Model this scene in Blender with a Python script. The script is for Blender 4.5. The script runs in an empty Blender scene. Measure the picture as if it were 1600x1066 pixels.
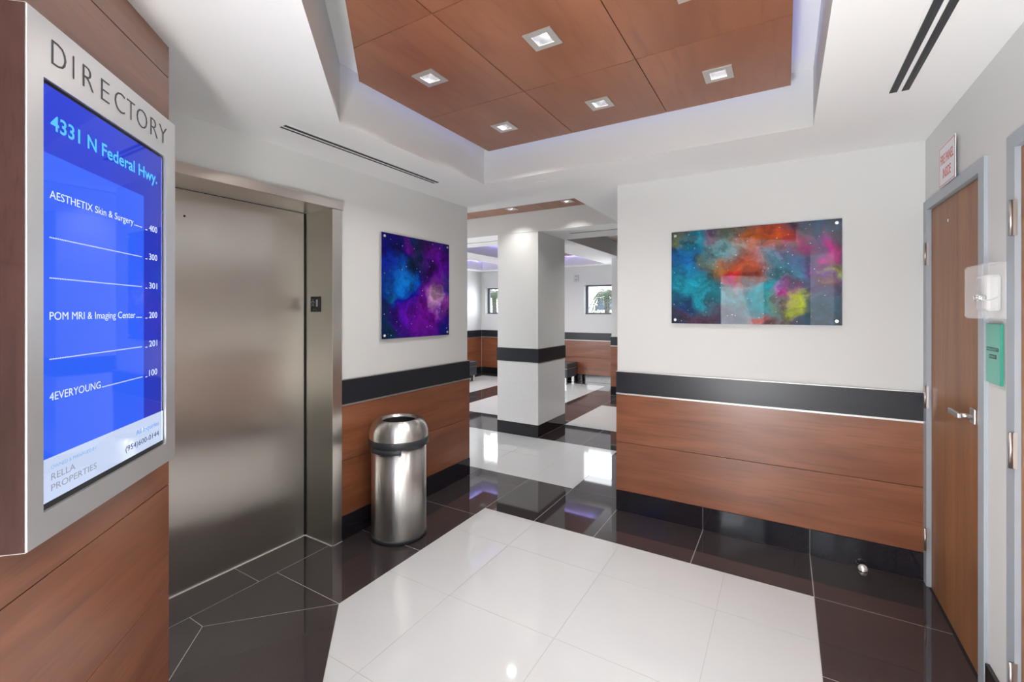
import bpy, bmesh, math, random
from mathutils import Vector, Matrix
random.seed(7)
SC = bpy.context.scene
COL = SC.collection
R2 = math.sqrt(0.5)

# ------------------------------------------------------------------ camera
CAM_H = 1.56
cam_d = bpy.data.cameras.new('camera')
cam = bpy.data.objects.new('camera', cam_d)
COL.objects.link(cam)
cam.location = (0, 0, CAM_H)
cam.rotation_euler = (math.radians(90), 0, math.radians(31.0))
cam_d.sensor_width = 36.0
cam_d.lens = 709.0 * 36.0 / 1600.0
cam_d.shift_y = -(533.0 - 486.6) / 1600.0
cam_d.clip_start = 0.02
SC.camera = cam

# ------------------------------------------------------------------ world, exposure, large lights
SC.view_settings.view_transform = 'Standard'
SC.view_settings.look = 'None'
SC.view_settings.gamma = 1.0
SC.view_settings.exposure = 0.76
SC.view_settings.use_curve_mapping = False
SC.cycles.max_bounces = 10
SC.cycles.diffuse_bounces = 6
SC.cycles.glossy_bounces = 6
SC.cycles.caustics_reflective = False
SC.cycles.sample_clamp_indirect = 6.0

world = bpy.data.worlds.new('sky')
SC.world = world
world.use_nodes = True
bg = world.node_tree.nodes['Background']
bg.inputs['Color'].default_value = (0.86, 0.93, 1.0, 1)
bg.inputs['Strength'].default_value = 3.2


def area_light(name, loc, rot, sx, sy, power, color=(1, 1, 1), spread=180):
    d = bpy.data.lights.new(name, 'AREA')
    d.shape = 'RECTANGLE'
    d.size, d.size_y = sx, sy
    d.energy = power
    d.color = color
    d.spread = math.radians(spread)
    o = bpy.data.objects.new(name, d)
    COL.objects.link(o)
    o.location = loc
    o.rotation_euler = rot
    return o


# daylight through the glazed entrance behind the camera and the two far lobby windows; plus two added fills
area_light('entrance_daylight', (-0.64, -0.82, 1.05), (math.radians(112), 0, math.radians(-45)), 0.84, 1.95, 19, (0.95, 0.98, 1.0))
area_light('added_ceiling_fill', (-0.64, -0.82, 0.75), (math.radians(150), 0, math.radians(-45)), 0.84, 1.1, 122, (1.0, 0.99, 0.96))  # added fill lamp low in the entrance, tilted up to brighten the ceiling
area_light('added_lobby_fill', (-5.55, 3.60, 1.3), (math.radians(110), 0, math.radians(-25)), 1.3, 1.2, 52, (0.97, 0.99, 1.0))  # added fill lamp out of view, brightens the pillar front and far wall
area_light('window_daylight', (-5.9, 9.3, 1.82), (math.radians(-90), 0, 0), 1.0, 0.62, 5, (0.93, 0.97, 1.0))
area_light('window_daylight', (-3.25, 9.3, 1.82), (math.radians(-90), 0, 0), 1.0, 0.62, 5, (0.93, 0.97, 1.0))


# ------------------------------------------------------------------ materials
def new_mat(name):
    m = bpy.data.materials.new(name)
    m.use_nodes = True
    nt = m.node_tree
    return m, nt, nt.nodes['Principled BSDF']


def setp(p, **k):
    names = {'color': 'Base Color', 'rough': 'Roughness', 'metal': 'Metallic', 'coat': 'Coat Weight',
             'coat_rough': 'Coat Roughness', 'ior': 'IOR', 'spec': 'Specular IOR Level', 'alpha': 'Alpha',
             'trans': 'Transmission Weight', 'ecol': 'Emission Color', 'estr': 'Emission Strength',
             'aniso': 'Anisotropic', 'arot': 'Anisotropic Rotation'}
    for a, v in k.items():
        if a in ('color', 'ecol'):
            v = (*v, 1)
        p.inputs[names[a]].default_value = v


def simple(name, color, rough=0.5, **k):
    m, nt, p = new_mat(name)
    setp(p, color=color, rough=rough, **k)
    # slight roughness/tone variation so that nothing is dead flat
    tc = nt.nodes.new('ShaderNodeTexCoord')
    nz = nt.nodes.new('ShaderNodeTexNoise')
    nz.inputs['Scale'].default_value = 9
    nt.links.new(tc.outputs['Object'], nz.inputs['Vector'])
    mr = nt.nodes.new('ShaderNodeMapRange')
    mr.inputs['To Min'].default_value = max(0.0, rough - 0.03)
    mr.inputs['To Max'].default_value = rough + 0.03
    nt.links.new(nz.outputs['Fac'], mr.inputs['Value'])
    nt.links.new(mr.outputs['Result'], p.inputs['Roughness'])
    return m


def paint(name, color, rough=0.6):
    m, nt, p = new_mat(name)
    setp(p, color=color, rough=rough)
    tc = nt.nodes.new('ShaderNodeTexCoord')
    nz = nt.nodes.new('ShaderNodeTexNoise')
    nz.inputs['Scale'].default_value = 220
    nt.links.new(tc.outputs['Object'], nz.inputs['Vector'])
    b = nt.nodes.new('ShaderNodeBump')
    b.inputs['Strength'].default_value = 0.04
    b.inputs['Distance'].default_value = 0.002
    nt.links.new(nz.outputs['Fac'], b.inputs['Height'])
    nt.links.new(b.outputs['Normal'], p.inputs['Normal'])
    return m


def wood(name, ca, cb, cc, rotz=0.0, scale=(1.3, 8, 14), rough=0.32, coat=0.25):
    """ca/cb: blotches, cc: dark fine grain; grain runs along local x after rotating by rotz"""
    m, nt, p = new_mat(name)
    N, L = nt.nodes, nt.links
    tc = N.new('ShaderNodeTexCoord')
    oi = N.new('ShaderNodeObjectInfo')
    mp = N.new('ShaderNodeMapping')
    mp.inputs['Rotation'].default_value = (0, 0, rotz)
    L.new(tc.outputs['Object'], mp.inputs['Vector'])
    add = N.new('ShaderNodeVectorMath'); add.operation = 'ADD'
    sc = N.new('ShaderNodeVectorMath'); sc.operation = 'SCALE'
    sc.inputs['Scale'].default_value = 17.0
    cx = N.new('ShaderNodeCombineXYZ')
    for i in range(3):
        L.new(oi.outputs['Random'], cx.inputs[i])
    L.new(cx.outputs[0], sc.inputs[0])
    L.new(mp.outputs[0], add.inputs[0]); L.new(sc.outputs[0], add.inputs[1])
    m1 = N.new('ShaderNodeVectorMath'); m1.operation = 'MULTIPLY'
    m1.inputs[1].default_value = scale
    L.new(add.outputs[0], m1.inputs[0])
    n1 = N.new('ShaderNodeTexNoise'); n1.inputs['Scale'].default_value = 1.0
    n1.inputs['Detail'].default_value = 4; n1.inputs['Distortion'].default_value = 0.6
    L.new(m1.outputs[0], n1.inputs['Vector'])
    m2 = N.new('ShaderNodeVectorMath'); m2.operation = 'MULTIPLY'
    m2.inputs[1].default_value = tuple(s * 9 if i else s * 3 for i, s in enumerate(scale))
    L.new(add.outputs[0], m2.inputs[0])
    n2 = N.new('ShaderNodeTexNoise'); n2.inputs['Scale'].default_value = 1.0
    n2.inputs['Detail'].default_value = 5
    L.new(m2.outputs[0], n2.inputs['Vector'])
    r1 = N.new('ShaderNodeValToRGB')
    r1.color_ramp.elements[0].position = 0.33; r1.color_ramp.elements[0].color = (*ca, 1)
    r1.color_ramp.elements[1].position = 0.68; r1.color_ramp.elements[1].color = (*cb, 1)
    L.new(n1.outputs['Fac'], r1.inputs['Fac'])
    r2 = N.new('ShaderNodeMapRange')
    r2.inputs['From Min'].default_value = 0.52; r2.inputs['From Max'].default_value = 0.75
    r2.inputs['To Max'].default_value = 0.55
    L.new(n2.outputs['Fac'], r2.inputs['Value'])
    mx = N.new('ShaderNodeMix'); mx.data_type = 'RGBA'
    L.new(r2.outputs['Result'], mx.inputs['Factor'])
    L.new(r1.outputs['Color'], mx.inputs['A']); mx.inputs['B'].default_value = (*cc, 1)
    L.new(mx.outputs['Result'], p.inputs['Base Color'])
    setp(p, rough=rough, coat=coat, coat_rough=0.22)
    return m


def steel(name, color, rough, aniso=0.0, arot=0.0, lines=None, tangent=None):
    m, nt, p = new_mat(name)
    N, L = nt.nodes, nt.links
    setp(p, color=color, rough=rough, metal=1.0, aniso=aniso, arot=arot)
    if tangent:
        t = N.new('ShaderNodeCombineXYZ')
        for i in range(3): t.inputs[i].default_value = tangent[i]
        L.new(t.outputs[0], p.inputs['Tangent'])
    if lines:
        tc = N.new('ShaderNodeTexCoord')
        mp = N.new('ShaderNodeVectorMath'); mp.operation = 'MULTIPLY'
        mp.inputs[1].default_value = lines
        L.new(tc.outputs['Object'], mp.inputs[0])
        nz = N.new('ShaderNodeTexNoise'); nz.inputs['Scale'].default_value = 1.0
        nz.inputs['Detail'].default_value = 3
        L.new(mp.outputs[0], nz.inputs['Vector'])
        mr = N.new('ShaderNodeMapRange')
        mr.inputs['To Min'].default_value = rough - 0.03; mr.inputs['To Max'].default_value = rough + 0.05
        L.new(nz.outputs['Fac'], mr.inputs['Value'])
        L.new(mr.outputs['Result'], p.inputs['Roughness'])
    return m


def stone(name, color, fleck, rough, scale=260, amount=0.62, ior=1.6):
    m, nt, p = new_mat(name)
    N, L = nt.nodes, nt.links
    tc = N.new('ShaderNodeTexCoord')
    nz = N.new('ShaderNodeTexNoise'); nz.inputs['Scale'].default_value = scale
    nz.inputs['Detail'].default_value = 2
    L.new(tc.outputs['Object'], nz.inputs['Vector'])
    rp = N.new('ShaderNodeValToRGB')
    rp.color_ramp.elements[0].position = amount; rp.color_ramp.elements[0].color = (*color, 1)
    rp.color_ramp.elements[1].position = min(1, amount + 0.14); rp.color_ramp.elements[1].color = (*fleck, 1)
    L.new(nz.outputs['Fac'], rp.inputs['Fac'])
    L.new(rp.outputs['Color'], p.inputs['Base Color'])
    setp(p, rough=rough, ior=ior)
    return m


def emit(name, color, strength, rough=0.2, base=(0.0, 0.0, 0.0), **k):
    m, nt, p = new_mat(name)
    setp(p, color=base, rough=rough, ecol=color, estr=strength, **k)
    return m


def nebula(name, axis, base, blobs, size, origin, stars=90, coat=0.5):
    """printed art behind glass: colour clouds placed in the print's own 0..1 frame"""
    m, nt, p = new_mat(name)
    N, L = nt.nodes, nt.links
    tc = N.new('ShaderNodeTexCoord')
    sp = N.new('ShaderNodeSeparateXYZ')
    L.new(tc.outputs['Object'], sp.inputs[0])

    def aff(sock, s, o):
        a = N.new('ShaderNodeMath'); a.operation = 'MULTIPLY_ADD'
        a.inputs[1].default_value = s; a.inputs[2].default_value = o
        L.new(sock, a.inputs[0]); return a.outputs[0]
    asp = size[0] / size[1]
    cu = aff(sp.outputs['X' if axis == 'x' else 'Y'], 1 / size[1], -origin[0] / size[1])
    cv = aff(sp.outputs['Z'], 1 / size[1], -origin[1] / size[1])
    cb = N.new('ShaderNodeCombineXYZ')
    L.new(cu, cb.inputs[0]); L.new(cv, cb.inputs[1])
    P = cb.outputs[0]
    w = N.new('ShaderNodeTexNoise'); w.inputs['Scale'].default_value = 3.2
    w.inputs['Detail'].default_value = 8; w.inputs['Roughness'].default_value = 0.62
    L.new(P, w.inputs['Vector'])
    sub = N.new('ShaderNodeVectorMath'); sub.operation = 'MULTIPLY_ADD'
    sub.inputs[1].default_value = (0.55, 0.55, 0); sub.inputs[2].default_value = (-0.275, -0.275, 0)
    L.new(w.outputs['Color'], sub.inputs[0])
    ad = N.new('ShaderNodeVectorMath'); L.new(P, ad.inputs[0]); L.new(sub.outputs[0], ad.inputs[1])
    Q = ad.outputs[0]
    d = N.new('ShaderNodeTexNoise'); d.inputs['Scale'].default_value = 7
    d.inputs['Detail'].default_value = 9; d.inputs['Roughness'].default_value = 0.65
    L.new(Q, d.inputs['Vector'])
    cur = None
    for (u, v, r, c, s) in blobs:
        dist = N.new('ShaderNodeVectorMath'); dist.operation = 'DISTANCE'
        L.new(Q, dist.inputs[0]); dist.inputs[1].default_value = (u * asp, v, 0)
        mr = N.new('ShaderNodeMapRange'); mr.interpolation_type = 'SMOOTHSTEP'
        mr.inputs['From Min'].default_value = r * 1.15; mr.inputs['From Max'].default_value = 0.0
        mr.inputs['To Min'].default_value = 0; mr.inputs['To Max'].default_value = s
        L.new(dist.outputs['Value'], mr.inputs['Value'])
        mx = N.new('ShaderNodeMix'); mx.data_type = 'RGBA'
        L.new(mr.outputs['Result'], mx.inputs['Factor'])
        if cur is None:
            mx.inputs['A'].default_value = (*base, 1)
        else:
            L.new(cur, mx.inputs['A'])
        mx.inputs['B'].default_value = (*c, 1)
        cur = mx.outputs['Result']
    # mottling: light and dark filaments
    mo = N.new('ShaderNodeMapRange')
    mo.inputs['From Min'].default_value = 0.30; mo.inputs['From Max'].default_value = 0.68
    mo.inputs['To Min'].default_value = 0.10; mo.inputs['To Max'].default_value = 1.25
    L.new(d.outputs['Fac'], mo.inputs['Value'])
    ml = N.new('ShaderNodeVectorMath'); ml.operation = 'SCALE'
    L.new(cur, ml.inputs[0]); L.new(mo.outputs['Result'], ml.inputs['Scale'])
    # stars
    vo = N.new('ShaderNodeTexVoronoi'); vo.inputs['Scale'].default_value = stars ** 0.5 * 2.2
    L.new(P, vo.inputs['Vector'])
    st = N.new('ShaderNodeMapRange')
    st.inputs['From Min'].default_value = 0.16; st.inputs['From Max'].default_value = 0.06
    L.new(vo.outputs['Distance'], st.inputs['Value'])
    vc = N.new('ShaderNodeSeparateXYZ'); L.new(vo.outputs['Color'], vc.inputs[0])
    gt = N.new('ShaderNodeMath'); gt.operation = 'GREATER_THAN'; gt.inputs[1].default_value = 0.55
    L.new(vc.outputs[0], gt.inputs[0])
    mm = N.new('ShaderNodeMath'); mm.operation = 'MULTIPLY'
    L.new(st.outputs['Result'], mm.inputs[0]); L.new(gt.outputs[0], mm.inputs[1])
    m3 = N.new('ShaderNodeMath'); m3.operation = 'MULTIPLY'
    L.new(mm.outputs[0], m3.inputs[0]); L.new(vc.outputs[1], m3.inputs[1])
    fx = N.new('ShaderNodeMix'); fx.data_type = 'RGBA'
    L.new(m3.outputs[0], fx.inputs['Factor']); L.new(ml.outputs[0], fx.inputs['A'])
    fx.inputs['B'].default_value = (0.75, 0.85, 1.0, 1)
    L.new(fx.outputs['Result'], p.inputs['Base Color'])
    hs = N.new('ShaderNodeHueSaturation'); hs.inputs['Saturation'].default_value = 1.25; hs.inputs['Value'].default_value = 1.1
    L.new(fx.outputs['Result'], hs.inputs['Color']); L.new(hs.outputs['Color'], p.inputs['Base Color'])
    setp(p, rough=0.5, coat=coat, coat_rough=0.02, spec=0.1)
    p.inputs['Coat IOR'].default_value = 1.55
    return m


M = {}
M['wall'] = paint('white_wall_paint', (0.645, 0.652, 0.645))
M['ceiling'] = paint('white_ceiling_paint', (0.91, 0.91, 0.91), 0.75)
M['tile_white'] = stone('white_polished_tile', (0.535, 0.550, 0.562), (0.528, 0.543, 0.555), 0.06, 3, 0.5, 1.5)
M['tile_black'] = stone('black_polished_tile', (0.038, 0.031, 0.033), (0.08, 0.06, 0.065), 0.035, 420, 0.58, 1.6)
M['grout'] = simple('grout', (0.42, 0.41, 0.40), 0.8)
M['stone_black'] = stone('black_stone', (0.016, 0.018, 0.024), (0.03, 0.032, 0.038), 0.34, 300, 0.6, 1.4)
M['stone_base'] = stone('black_baseboard_stone', (0.012, 0.011, 0.015), (0.04, 0.036, 0.04), 0.06, 380, 0.62, 1.55)
CA, CB, CC = (0.175, 0.056, 0.024), (0.255, 0.090, 0.041), (0.125, 0.040, 0.019)
M['wood_x'] = wood('cherry_veneer', CA, CB, CC, 0.0, (1.3, 8, 9))
M['wood_y'] = wood('cherry_veneer_side', CA, CB, CC, math.radians(90), (1.3, 8, 9))
M['wood_d'] = wood('cherry_veneer_diagonal', CA, CB, CC, math.radians(45), (1.3, 8, 9), 0.42, 1.0)
M['wood_c'] = wood('cherry_ceiling_veneer', (0.22, 0.078, 0.034), (0.31, 0.118, 0.058), (0.17, 0.058, 0.03),
                   math.radians(90), (1.1, 3, 3), 0.35, 0.2)
M['door_wood'] = wood('brown_door_veneer', (0.21, 0.088, 0.036), (0.31, 0.135, 0.055), (0.14, 0.055, 0.022),
                      0.0, (10, 10, 0.8), 0.5, 0.08)
M['black'] = simple('black_void', (0.008, 0.008, 0.009), 0.6)
M['joint'] = simple('dark_joint', (0.03, 0.014, 0.009), 0.8)
M['steel_door'] = steel('brushed_steel_door', (0.60, 0.57, 0.525), 0.28, 0.95, 0.0, None, (0, 1, 0))
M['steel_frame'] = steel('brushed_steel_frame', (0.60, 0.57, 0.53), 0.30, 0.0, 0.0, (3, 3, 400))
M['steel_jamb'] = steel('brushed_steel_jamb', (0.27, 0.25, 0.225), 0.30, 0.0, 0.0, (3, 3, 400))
M['steel_can'] = steel('brushed_steel_bin', (0.74, 0.73, 0.71), 0.34, 0.96, 0.0, None, (0, 0, 1))
M['steel_box'] = steel('brushed_steel_case', (0.86, 0.87, 0.88), 0.40, 0.0, 0.0, (60, 60, 300))
M['case_side_reflection'] = wood('painted_wood_reflection', (0.04, 0.018, 0.016), (0.09, 0.04, 0.036), (0.03, 0.014, 0.013), 0.0, (10, 10, 1.5), 0.25, 0.4)  # brown of the wood reflected in the steel case side, put into the colour
M['chrome'] = steel('chrome', (0.80, 0.80, 0.80), 0.14)
M['chrome_soft'] = steel('satin_chrome', (0.72, 0.71, 0.69), 0.28)
M['frame_paint'] = simple('grey_blue_frame_paint', (0.35, 0.39, 0.43), 0.42)
M['hinge_metal'] = steel('dull_hinge_metal', (0.52, 0.49, 0.47), 0.36)
M['metal_trim'] = steel('aluminium_strip', (0.62, 0.61, 0.60), 0.45)
M['plastic_black'] = simple('black_plastic', (0.028, 0.032, 0.038), 0.42)
M['leather'] = simple('dark_leather', (0.045, 0.047, 0.06), 0.33)
M['white_plastic'] = simple('white_plastic', (0.60, 0.60, 0.59), 0.4)
M['sign_white'] = simple('white_sign_plate', (0.74, 0.76, 0.80), 0.35)
M['sign_red'] = simple('red_sign_ink', (0.55, 0.12, 0.12), 0.5)
M['green'] = simple('green_plastic', (0.10, 0.42, 0.33), 0.3)
M['green_dark'] = simple('dark_green_plastic', (0.03, 0.30, 0.20), 0.35)
M['ink'] = simple('dark_ink', (0.04, 0.05, 0.06), 0.5)
M['ink_dir'] = simple('dark_letter', (0.06, 0.06, 0.07), 0.4)
M['plate_glyph'] = simple('grey_glyph', (0.42, 0.42, 0.42), 0.5)
M['slot'] = simple('dark_slot', (0.035, 0.037, 0.042), 0.5)
M['window_frame'] = simple('dark_grey_window_frame', (0.08, 0.09, 0.12), 0.4)
M['cap'] = simple('stand_off_cap', (0.86, 0.86, 0.86), 0.25, metal=0.6)
M['lens'] = emit('lamp_lens', (1.0, 0.98, 0.96), 9.0, 0.4, (0.8, 0.8, 0.8))
M['reflector'] = steel('lamp_reflector', (0.9, 0.9, 0.92), 0.22)
M['trim_light'] = simple('nickel_lamp_trim', (0.55, 0.52, 0.49), 0.35, metal=0.5)
M['led'] = emit('blue_cove_led', (0.36, 0.32, 1.0), 60.0)
M['led_soft'] = emit('pale_cove_led', (0.34, 0.36, 1.0), 2.8)
M['leaf'] = simple('palm_leaf', (0.035, 0.05, 0.022), 0.5)
M['bark'] = simple('palm_bark', (0.06, 0.05, 0.045), 0.8)
M['far_building'] = simple('blue_grey_far_building', (0.045, 0.07, 0.12), 0.7)
M['pavement'] = simple('pale_pavement', (0.62, 0.61, 0.58), 0.8)
m, nt, p = new_mat('clear_glass'); setp(p, color=(1, 1, 1), rough=0.0, trans=1.0, ior=1.03); M['glass'] = m
m, nt, p = new_mat('frosted_cover'); setp(p, color=(0.93, 0.93, 0.95), rough=0.25, alpha=0.13); M['cover'] = m
m, nt, p = new_mat('clear_cover'); setp(p, color=(0.95, 0.95, 0.97), rough=0.08, alpha=0.12); M['cover_clear'] = m


# screen background gradient (part of what the screen shows)
def screen_grad():
    m, nt, p = new_mat('screen_header_blue')
    N, L = nt.nodes, nt.links
    tc = N.new('ShaderNodeTexCoord')
    sep = N.new('ShaderNodeSeparateXYZ'); L.new(tc.outputs['Object'], sep.inputs[0])
    mr = N.new('ShaderNodeMapRange')
    mr.inputs['From Min'].default_value = -0.04; mr.inputs['From Max'].default_value = 0.42
    ng = N.new('ShaderNodeMath'); ng.operation = 'MULTIPLY'; ng.inputs[1].default_value = -1
    L.new(sep.outputs['X'], ng.inputs[0]); L.new(ng.outputs[0], mr.inputs['Value'])
    rp = N.new('ShaderNodeValToRGB')
    rp.color_ramp.elements[0].color = (0.012, 0.040, 0.62, 1)
    rp.color_ramp.elements[1].color = (0.045, 0.045, 0.22, 1)
    L.new(mr.outputs['Result'], rp.inputs['Fac'])
    L.new(rp.outputs['Color'], p.inputs['Emission Color'])
    setp(p, color=(0.0, 0.0, 0.0), rough=0.03, estr=0.62)
    return m


M['scr_head'] = screen_grad()
M['scr_panel'] = emit('screen_panel_blue', (0.030, 0.12, 0.90), 0.62, 0.03)
M['scr_foot'] = emit('screen_footer_pale', (0.55, 0.64, 0.86), 0.62, 0.03)
M['scr_cyan'] = emit('screen_cyan_letters', (0.08, 0.50, 1.0), 0.64, 0.3)
M['scr_white'] = emit('screen_white_letters', (0.72, 0.80, 1.0), 0.64, 0.3)
M['scr_blue'] = emit('screen_blue_letters', (0.10, 0.30, 0.80), 0.64, 0.3)
M['scr_lblue'] = emit('screen_light_blue_letters', (0.20, 0.40, 0.75), 0.64, 0.3)
M['scr_grey'] = emit('screen_grey_letters', (0.28, 0.30, 0.36), 0.64, 0.3)
M['scr_dark'] = emit('screen_navy_letters', (0.01, 0.03, 0.13), 0.64, 0.3)


# ------------------------------------------------------------------ geometry helpers
class Fr:
    """a frame: origin o, along u, outward n (both horizontal), up z"""
    def __init__(s, o, u, n):
        s.o, s.u, s.n = Vector(o), Vector(u), Vector(n)

    def p(s, t, d, z):
        return s.o + s.u * t + s.n * d + Vector((0, 0, z))

    def textm(s, t, d, z):
        m = Matrix((( s.u.x, 0, s.n.x, 0), (s.u.y, 0, s.n.y, 0), (0, 1, 0, 0), (0, 0, 0, 1)))
        m.translation = s.p(t, d, z)
        return m


W = Fr((0, 0, 0), (1, 0, 0), (0, 1, 0))


def BM():
    return bmesh.new()


def box(bm, f, t0, t1, d0, d1, z0, z1, bev=0.0):
    vs = [bm.verts.new(f.p(t, d, z)) for z in (z0, z1) for d in (d0, d1) for t in (t0, t1)]
    idx = ((0, 1, 3, 2), (4, 5, 7, 6), (0, 1, 5, 4), (2, 3, 7, 6), (0, 2, 6, 4), (1, 3, 7, 5))
    fs = [bm.faces.new([vs[i] for i in q]) for q in idx]
    bmesh.ops.recalc_face_normals(bm, faces=fs)
    if bev > 0:
        es = set(e for q in fs for e in q.edges)
        bmesh.ops.bevel(bm, geom=list(es), offset=bev, segments=2, affect='EDGES', profile=0.5)
    return bm


def prism(bm, pts, z0, z1):
    a = [bm.verts.new((x, y, z0)) for x, y in pts]
    b = [bm.verts.new((x, y, z1)) for x, y in pts]
    n = len(pts)
    fs = [bm.faces.new(a), bm.faces.new(b)]
    for i in range(n):
        fs.append(bm.faces.new((a[i], a[(i + 1) % n], b[(i + 1) % n], b[i])))
    bmesh.ops.recalc_face_normals(bm, faces=fs)
    return bm


def prism_f(bm, f, pts, d0, d1):
    """polygon in the (t, z) plane of a frame, extruded along its normal"""
    a = [bm.verts.new(f.p(t, d0, z)) for t, z in pts]
    b = [bm.verts.new(f.p(t, d1, z)) for t, z in pts]
    n = len(pts)
    fs = [bm.faces.new(a), bm.faces.new(b)]
    for i in range(n):
        fs.append(bm.faces.new((a[i], a[(i + 1) % n], b[(i + 1) % n], b[i])))
    bmesh.ops.recalc_face_normals(bm, faces=fs)
    return bm


def cyl(bm, p0, p1, r0, r1=None, seg=20):
    r1 = r0 if r1 is None else r1
    p0, p1 = Vector(p0), Vector(p1)
    ax = (p1 - p0).normalized()
    s = ax.orthogonal().normalized(); t = ax.cross(s)
    ra, rb = [], []
    for i in range(seg):
        a = 2 * math.pi * i / seg
        d = s * math.cos(a) + t * math.sin(a)
        ra.append(bm.verts.new(p0 + d * r0)); rb.append(bm.verts.new(p1 + d * r1))
    fs = [bm.faces.new(ra), bm.faces.new(rb)]
    for i in range(seg):
        q = bm.faces.new((ra[i], ra[(i + 1) % seg], rb[(i + 1) % seg], rb[i])); q.smooth = True
        fs.append(q)
    bmesh.ops.recalc_face_normals(bm, faces=fs)
    return bm


def lathe(bm, prof, c, seg=64, a0=0.0, a1=2 * math.pi, closed=False):
    full = abs(a1 - a0 - 2 * math.pi) < 1e-6
    n = seg if full else seg + 1
    rings = []
    for i in range(n):
        a = a0 + (a1 - a0) * i / seg
        rings.append([bm.verts.new((c[0] + r * math.cos(a), c[1] + r * math.sin(a), c[2] + z)) for r, z in prof])
    m = len(prof)
    fs = []
    for i in range(seg):
        A, B = rings[i], rings[(i + 1) % n]
        for j in range(m if closed else m - 1):
            q = bm.faces.new((A[j], A[(j + 1) % m], B[(j + 1) % m], B[j])); q.smooth = True
            fs.append(q)
    if closed and not full:
        fs.append(bm.faces.new(rings[0])); fs.append(bm.faces.new(rings[-1]))
    bmesh.ops.recalc_face_normals(bm, faces=fs)
    return bm


def tube(bm, pts, r, seg=8):
    pts = [Vector(q) for q in pts]
    rings = []
    for i, q in enumerate(pts):
        d = (pts[min(i + 1, len(pts) - 1)] - pts[max(i - 1, 0)]).normalized()
        s = d.cross(Vector((0.31, 0.17, 0.93))).normalized(); t = d.cross(s)
        rings.append([bm.verts.new(q + (s * math.cos(2 * math.pi * k / seg) + t * math.sin(2 * math.pi * k / seg)) * r)
                      for k in range(seg)])
    fs = [bm.faces.new(rings[0]), bm.faces.new(rings[-1])]
    for A, B in zip(rings, rings[1:]):
        for k in range(seg):
            q = bm.faces.new((A[k], A[(k + 1) % seg], B[(k + 1) % seg], B[k])); q.smooth = True
            fs.append(q)
    bmesh.ops.recalc_face_normals(bm, faces=fs)
    return bm


def flat(name, outer, holes, z0, z1):
    """horizontal slab with holes (2D curve fill) returned as bmesh"""
    cu = bpy.data.curves.new(name, 'CURVE'); cu.dimensions = '2D'; cu.fill_mode = 'BOTH'
    for poly in [outer] + holes:
        sp = cu.splines.new('POLY'); sp.points.add(len(poly) - 1); sp.use_cyclic_u = True
        for q, (x, y) in zip(sp.points, poly):
            q.co = (x, y, 0, 1)
    cu.extrude = (z1 - z0) / 2
    o = bpy.data.objects.new(name, cu); COL.objects.link(o)
    dg = bpy.context.evaluated_depsgraph_get()
    me = bpy.data.meshes.new_from_object(o.evaluated_get(dg))
    bm = BM(); bm.from_mesh(me)
    for q in bm.faces: q.smooth = False
    bmesh.ops.translate(bm, verts=bm.verts, vec=(0, 0, (z0 + z1) / 2))
    bpy.data.objects.remove(o); bpy.data.curves.remove(cu); bpy.data.meshes.remove(me)
    return bm


CAPH = None


def text(f, s, t0, z0, w, h, d, thick=0.0004, bold=0.0, right=False):
    """flat lettering in a frame: baseline start (t0, z0), total width w, capital height h"""
    global CAPH

    def mk(st, off=0.0):
        cu = bpy.data.curves.new('lettering', 'FONT'); cu.body = st; cu.offset = off
        cu.resolution_u = 3
        o = bpy.data.objects.new('lettering', cu); COL.objects.link(o)
        dg = bpy.context.evaluated_depsgraph_get()
        me = bpy.data.meshes.new_from_object(o.evaluated_get(dg))
        bpy.data.objects.remove(o); bpy.data.curves.remove(cu)
        return me
    if CAPH is None:
        me = mk('H'); CAPH = max(v.co.y for v in me.vertices); bpy.data.meshes.remove(me)
    me = mk(s, bold)
    x0 = min(v.co.x for v in me.vertices); x1 = max(v.co.x for v in me.vertices)
    bm = BM(); bm.from_mesh(me); bpy.data.meshes.remove(me)
    sx = w / (x1 - x0); sy = h / CAPH
    if right:
        t0 -= w
    for v in bm.verts:
        v.co = Vector(((v.co.x - x0) * sx, v.co.y * sy, 0))
    r = bmesh.ops.extrude_face_region(bm, geom=bm.faces[:])
    vs = [e for e in r['geom'] if isinstance(e, bmesh.types.BMVert)]
    bmesh.ops.translate(bm, verts=vs, vec=(0, 0, thick))
    bmesh.ops.transform(bm, matrix=f.textm(t0, d, z0), verts=bm.verts)
    bmesh.ops.recalc_face_normals(bm, faces=bm.faces)
    return bm


def letters(bm, mat, parent):
    """every loose piece of a lettering becomes a part of its own"""
    left = set(bm.verts)
    while left:
        st_ = [left.pop()]; grp = set(st_)
        while st_:
            v = st_.pop()
            for e in v.link_edges:
                w_ = e.other_vert(v)
                if w_ in left:
                    left.discard(w_); grp.add(w_); st_.append(w_)
        nb = BM(); mp_ = {v: nb.verts.new(v.co) for v in grp}
        for q in bm.faces:
            if q.verts[0] in grp:
                nb.faces.new([mp_[v] for v in q.verts])
        c = sum((v.co for v in grp), Vector()) / len(grp)
        part('letter', nb, mat, parent, c)
    bm.free()


def wpos(o):
    v = Vector((0, 0, 0))
    while o:
        v += o.location; o = o.parent
    return v


def part(name, bm, mat, parent=None, org=None, kind=None, label=None):
    me = bpy.data.meshes.new(name)
    base = wpos(parent) if parent else Vector((0, 0, 0))
    o = bpy.data.objects.new(name, me)
    off = Vector(org) if org is not None else base
    if parent:
        o.parent = parent; o.location = off - base
    else:
        o.location = off
    bmesh.ops.translate(bm, verts=bm.verts, vec=-off)
    bm.to_mesh(me); bm.free()
    me.materials.append(M[mat] if isinstance(mat, str) else mat)
    COL.objects.link(o)
    if kind: o['kind'] = kind
    if label: o['label'] = label
    return o


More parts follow.
